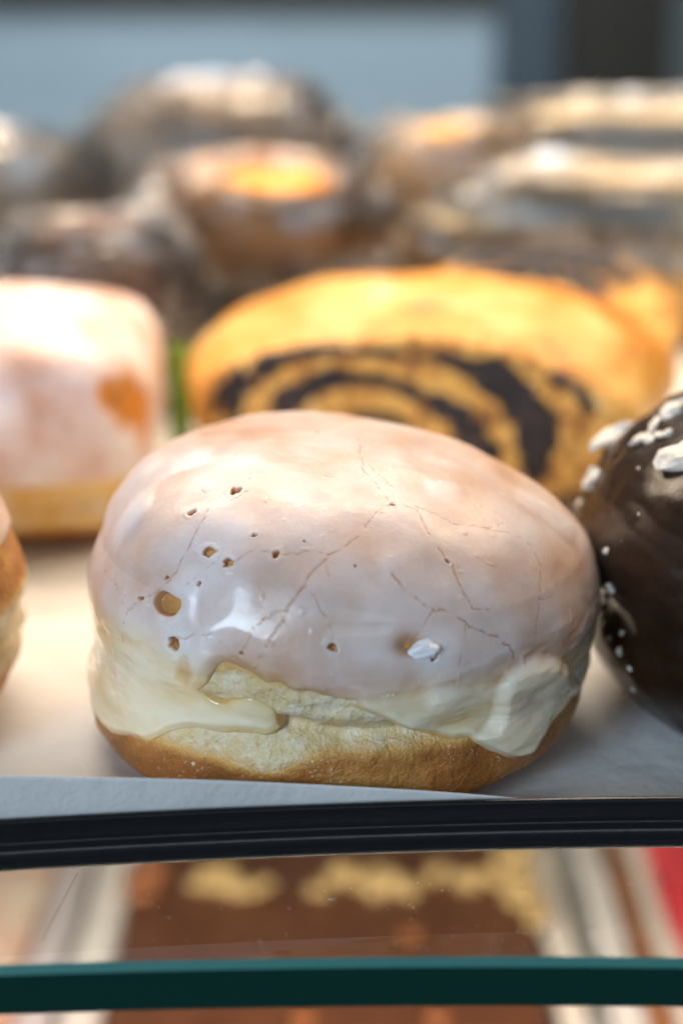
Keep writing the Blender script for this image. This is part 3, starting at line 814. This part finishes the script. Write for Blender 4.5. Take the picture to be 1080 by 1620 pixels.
def build_rolls():
    r = empty('poppy_seed_roll', (18, 124, 0), -0.20)
    tag(r, 'golden poppy seed roll with a dark swirl, right behind the large glazed doughnut', 'pastry')
    build_roll(r, 62, 24.5, 62, 7, 1.17, [
        [(322, 565, 7), (314, 610, 8), (314, 660, 7)],
        [(372, 680, 24), (378, 625, 30), (412, 585, 24), (470, 562, 15), (540, 556, 10), (620, 560, 10), (700, 570, 12), (760, 586, 22), (808, 618, 36), (842, 668, 40), (852, 720, 36), (838, 770, 26)],
        [(440, 690, 26), (455, 635, 28), (500, 607, 20), (560, 598, 13), (620, 606, 13), (680, 632, 18), (725, 668, 25), (758, 708, 27), (780, 745, 24)],
        [(525, 680, 10), (560, 664, 11), (610, 660, 9), (650, 680, 11)],
        [(880, 585, 7), (915, 615, 11), (938, 655, 13)]])
    r2 = empty('poppy_seed_slice', (66, 204, 14)); r2.rotation_euler = (-0.7, 0, -0.1)
    tag(r2, 'thick poppy seed slice leaning back, its dark swirl just above the golden roll', 'pastry')
    build_roll(r2, 48, 26, 20, 19, 1.0, [
        [(715, 425, 16), (755, 402, 22), (810, 393, 20), (880, 396, 26), (950, 412, 28), (1010, 448, 24)],
        [(745, 452, 18), (800, 434, 18), (860, 434, 24), (915, 450, 26), (960, 478, 24)],
        [(775, 488, 16), (830, 475, 18), (885, 492, 22)]], 2.0)
build_rolls()

# ------------------------------------------------------------------ wrapped pastries at the back
def pastry_mat(name, c1, c2): return m_simple(name, c1, c2, 40, 0.5, 0.5, 0.002)
BUNM = pastry_mat('orange_bun', (0.66, 0.22, 0.02), (0.84, 0.44, 0.09))
GOLDM = pastry_mat('golden_loaf', (0.42, 0.19, 0.05), (0.72, 0.44, 0.14))
DARKM = pastry_mat('dark_bun', (0.04, 0.025, 0.03), (0.20, 0.11, 0.07))
BROWNM = pastry_mat('brown_loaf', (0.20, 0.13, 0.085), (0.44, 0.34, 0.25))
TANM = pastry_mat('tan_loaf', (0.58, 0.42, 0.22), (0.74, 0.62, 0.42))
CAKEM = pastry_mat('orange_cake', (0.60, 0.33, 0.08), (0.76, 0.50, 0.18))

def wrapped(name, label, cat, px0, px1, py_top, Y, z0, mat, hy=38, seed=1, pxy=2.6, pz=2.4, film=True, hz=None):
    a, b = at(px0, py_top, Y), at(px1, py_top, Y)
    hx = (b[0] - a[0]) / 2; top = a[2] - 3; hz = (top - z0) / 2
    cx = (a[0] + b[0]) / 2
    root = empty(name, (cx, Y, z0)); tag(root, label, cat, 'pastries wrapped in clear film' if film else None)
    P = superell(70, 110, (hx * 0.93, hy, hz), pxy, pz); P[..., 2] += hz
    N = normals(P)
    if N[-5, 0, 2] < 0: N = -N
    Q = P + N * (2.0 * fnoise(P, 25, 3, seed))[..., None]; Q[..., 2] = np.maximum(Q[..., 2], 0.1)
    mesh_np('pastry', Q.reshape(-1, 3), grid_faces(70, 110), mat, root)
    if film:
        P = superell(120, 200, (hx * 0.95 + 4, hy + 4, hz + 3), pxy, pz); P[..., 2] += hz
        N = normals(P)
        if N[-5, 0, 2] < 0: N = -N
        A_ = P * np.array([0.55, 1.0, 1.5]) + 11.0 * vnoise(P, 40, seed + 80)[..., None]
        ridge = 1 - np.abs(fnoise(A_, 30, 3, seed + 50)); ridge2 = 1 - np.abs(fnoise(A_, 12, 2, seed + 70))
        Q = P + N * (10.0 * ridge ** 2 + 4.5 * ridge2 ** 2 - 6.0)[..., None]; Q[..., 2] = np.maximum(Q[..., 2], 0.05)
        mesh_np('clear_film', Q.reshape(-1, 3), grid_faces(110, 180), FILM, root)
    return root

wrapped('wrapped_bun', 'dark seeded bun in clear film, behind the pink iced pastry', 'bun', -10, 300, 330, 235, 0.2, DARKM, 36, 3)
wrapped('wrapped_loaf', 'low wrapped loaf underneath the orange bun', 'loaf', 250, 640, 430, 320, 0.2, GOLDM, 40, 5)
zb = at(400, 430, 320)[2]
wrapped('wrapped_bun', 'orange glossy bun in clear film, left of the middle at the back', 'bun', 190, 625, 258, 312, zb - 4, BUNM, 38, 11, 2.1, 2.0)
wrapped('wrapped_loaf', 'greyish brown loaf in crumpled clear film, tallest one at the back left', 'loaf', 95, 590, 116, 480, 0.2, BROWNM, 46, 21, 2.3, 2.0)
wrapped('wrapped_loaf', 'grey wrapped loaf at the far left edge of the back row', 'loaf', -330, 180, 192, 450, 0.2, BROWNM, 38, 27, 2.4, 2.2)
wrapped('wrapped_loaf', 'golden brown loaf in clear film, in the back row beside the pale one', 'loaf', 560, 900, 178, 410, 0.2, GOLDM, 40, 33, 2.5, 2.4)
wrapped('wrapped_loaf', 'pale tan flat topped loaf in clear film, at the back right', 'loaf', 720, 1400, 164, 480, 0.2, TANM, 50, 37, 4.0, 4.5)
wrapped('sponge_cake', 'yellow orange cake block behind the poppy seed slice at the right edge', 'cake', 880, 1330, 388, 345, 0.2, CAKEM, 26, 41, 5, 5, False)
zc = at(1000, 388, 345)[2]
wrapped('wrapped_roll', 'tan roll in shiny clear film lying on the orange cake', 'roll', 640, 1330, 262, 338, zc - 7, TANM, 32, 47, 2.6, 2.0)
# strip of green paper between the iced pastry and the poppy roll
V, F = [], []; c = at(283, 556, 172); box((V, F), (c[0], 172, c[2] / 2), (3.2, 0.5, c[2] / 2 + 2))
tag(mesh_np('green_paper', V, F, m_simple('green_paper', (0.20, 0.45, 0.04), (0.28, 0.55, 0.07)), smooth_shade=False), 'bit of bright green paper between the iced pastry and the poppy roll', 'paper')

# ------------------------------------------------------------------ things on the lower shelf, seen through the glass
def build_lower():
    Z0 = -215
    def slab(name, mat, x0, x1, y0, y1, z1, parent=None, p=9, seed=2, amp=0.8):
        h = ((x1 - x0) / 2, (y1 - y0) / 2, z1 / 2)
        P = superell(60, 120, h, p, p); N = normals(P)
        if N[-5, 0, 2] < 0: N = -N
        P = P + N * (amp * fnoise(P, 16, 3, seed))[..., None]
        P += np.array([(x0 + x1) / 2, (y0 + y1) / 2, Z0 + z1 / 2 + 0.4]); P[..., 2] = np.maximum(P[..., 2], Z0 + 0.1)
        return mesh_np(name, P.reshape(-1, 3), grid_faces(60, 120), mat, parent)
    H = 26
    a = at_z(200, 1450, Z0 + H); b = at_z(850, 1500, Z0 + H); back = at_z(540, 1335, Z0 + H)[1]; front = at_z(540, 1720, Z0 + H)[1]
    root = empty('chocolate_cake', ((a[0] + b[0]) / 2, (back + front) / 2, Z0)); inv = Matrix.Translation(-root.location)
    tag(root, 'dark chocolate cake with a row of nuts along its back, on the lower shelf', 'cake')
    def child(o): o.matrix_parent_inverse = inv; return o
    cake = child(slab('cake', BROWNIE, a[0], b[0], front, back, H, root))
    rnd = random.Random(5); k = 0
    spots = [(x, 1412 + rnd.uniform(-14, 14)) for x in (320, 345, 372, 398, 415, 505, 535, 562, 590, 618, 650, 690, 735, 775, 800)] + \
            [(805, 1368), (818, 1395), (830, 1420), (842, 1445), (812, 1440), (850, 1470), (795, 1390), (790, 1365), (345, 1398), (545, 1398), (600, 1402), (760, 1400), (820, 1360)]
    for px, py in spots:
        c = at_z(px, py, Z0 + H + 2); V, F = rock(k + 40, rnd.uniform(3.0, 5.2), (1.3, 0.9, 0.6), 6); k += 1
        V = orient(V, (0, 0, 1), rnd.uniform(0, 6)) + c
        mesh_np('nut_piece', V, F, NUT, cake)
    for px, py, r in [(235, 1395, 7), (228, 1425, 6), (650, 1497, 3.2), (480, 1612, 3.4), (690, 1612, 3.2)]:
        c = at_z(px, py, Z0 + H + 1); V, F = rock(k + 40, r, (1.2, 1.0, 0.5), 7); k += 1
        mesh_np('brown_blob', V + c, F, ORANGE_BROWN, cake)  # orange-brown blobs; the small one below the nuts stands for a reflection
    white = m_simple('pale_wrapper', (0.46, 0.40, 0.37), (0.62, 0.56, 0.52), 14, 0.35, 0.4, 0.004)
    white2 = m_simple('beige_wrapper', (0.52, 0.42, 0.34), (0.62, 0.54, 0.47), 14, 0.35, 0.4, 0.004)
    greym = m_simple('grey_wrapper', (0.16, 0.15, 0.13), (0.22, 0.21, 0.19), 14, 0.4, 0.3, 0.004)
    brown = m_simple('brown_bar', (0.20, 0.075, 0.03), (0.32, 0.13, 0.05), 30, 0.45, 0.5, 0.003)
    red = m_simple('red_packet', (0.50, 0.03, 0.04), (0.62, 0.06, 0.07), 20, 0.35, 0.2, 0.003)
    def bar(px0, px1, mat, name, label, cat, h=22, seed=1, pyf=1500, grp=None):
        A, B = at_z(px0, pyf, Z0 + h), at_z(px1, pyf, Z0 + h)
        o = slab(name, mat, A[0], B[0], front - 5, back + 40, h, None, 5, seed, 1.3)
        tag(o, label, cat, grp); return o
    bar(862, 905, white2, 'wrapped_bar', 'beige wrapped bar lying next to the chocolate cake on the lower shelf', 'bar', 22, 3)
    bar(907, 938, greym, 'wrapped_bar', 'narrow grey wrapped bar between two pale ones on the lower shelf', 'bar', 20, 4)
    bar(940, 992, white, 'wrapped_bar', 'pale wrapped bar between the grey and the brown ones on the lower shelf', 'bar', 22, 5)
    bar(994, 1030, brown, 'pastry_bar', 'brown pastry bar beside the red packet on the lower shelf', 'bar', 20, 6)
    bar(1034, 1066, white2, 'wrapped_bar', 'slim beige bar touching the red packet on the lower shelf', 'bar', 22, 8)
    bar(1068, 1260, red, 'red_packet', 'bright red packet at the right edge of the lower shelf', 'packet', 26, 7)
    bar(120, 188, white, 'wrapped_bar', 'pale pinkish wrapped bar touching the left side of the chocolate cake', 'bar', 26, 9)
    bar(55, 114, m_simple('mauve_wrapper', (0.36, 0.30, 0.30), (0.48, 0.42, 0.42), 14, 0.35, 0.4, 0.004), 'wrapped_bar', 'mauve grey wrapped bar, second from the left on the lower shelf', 'bar', 24, 10)
    bar(-160, 48, m_simple('speckled_wrapper', (0.48, 0.22, 0.15), (0.62, 0.54, 0.44), 24, 0.35, 0.4, 0.004), 'wrapped_bar', 'cream and rust wrapped bar at the left edge of the lower shelf', 'bar', 28, 12)
build_lower()
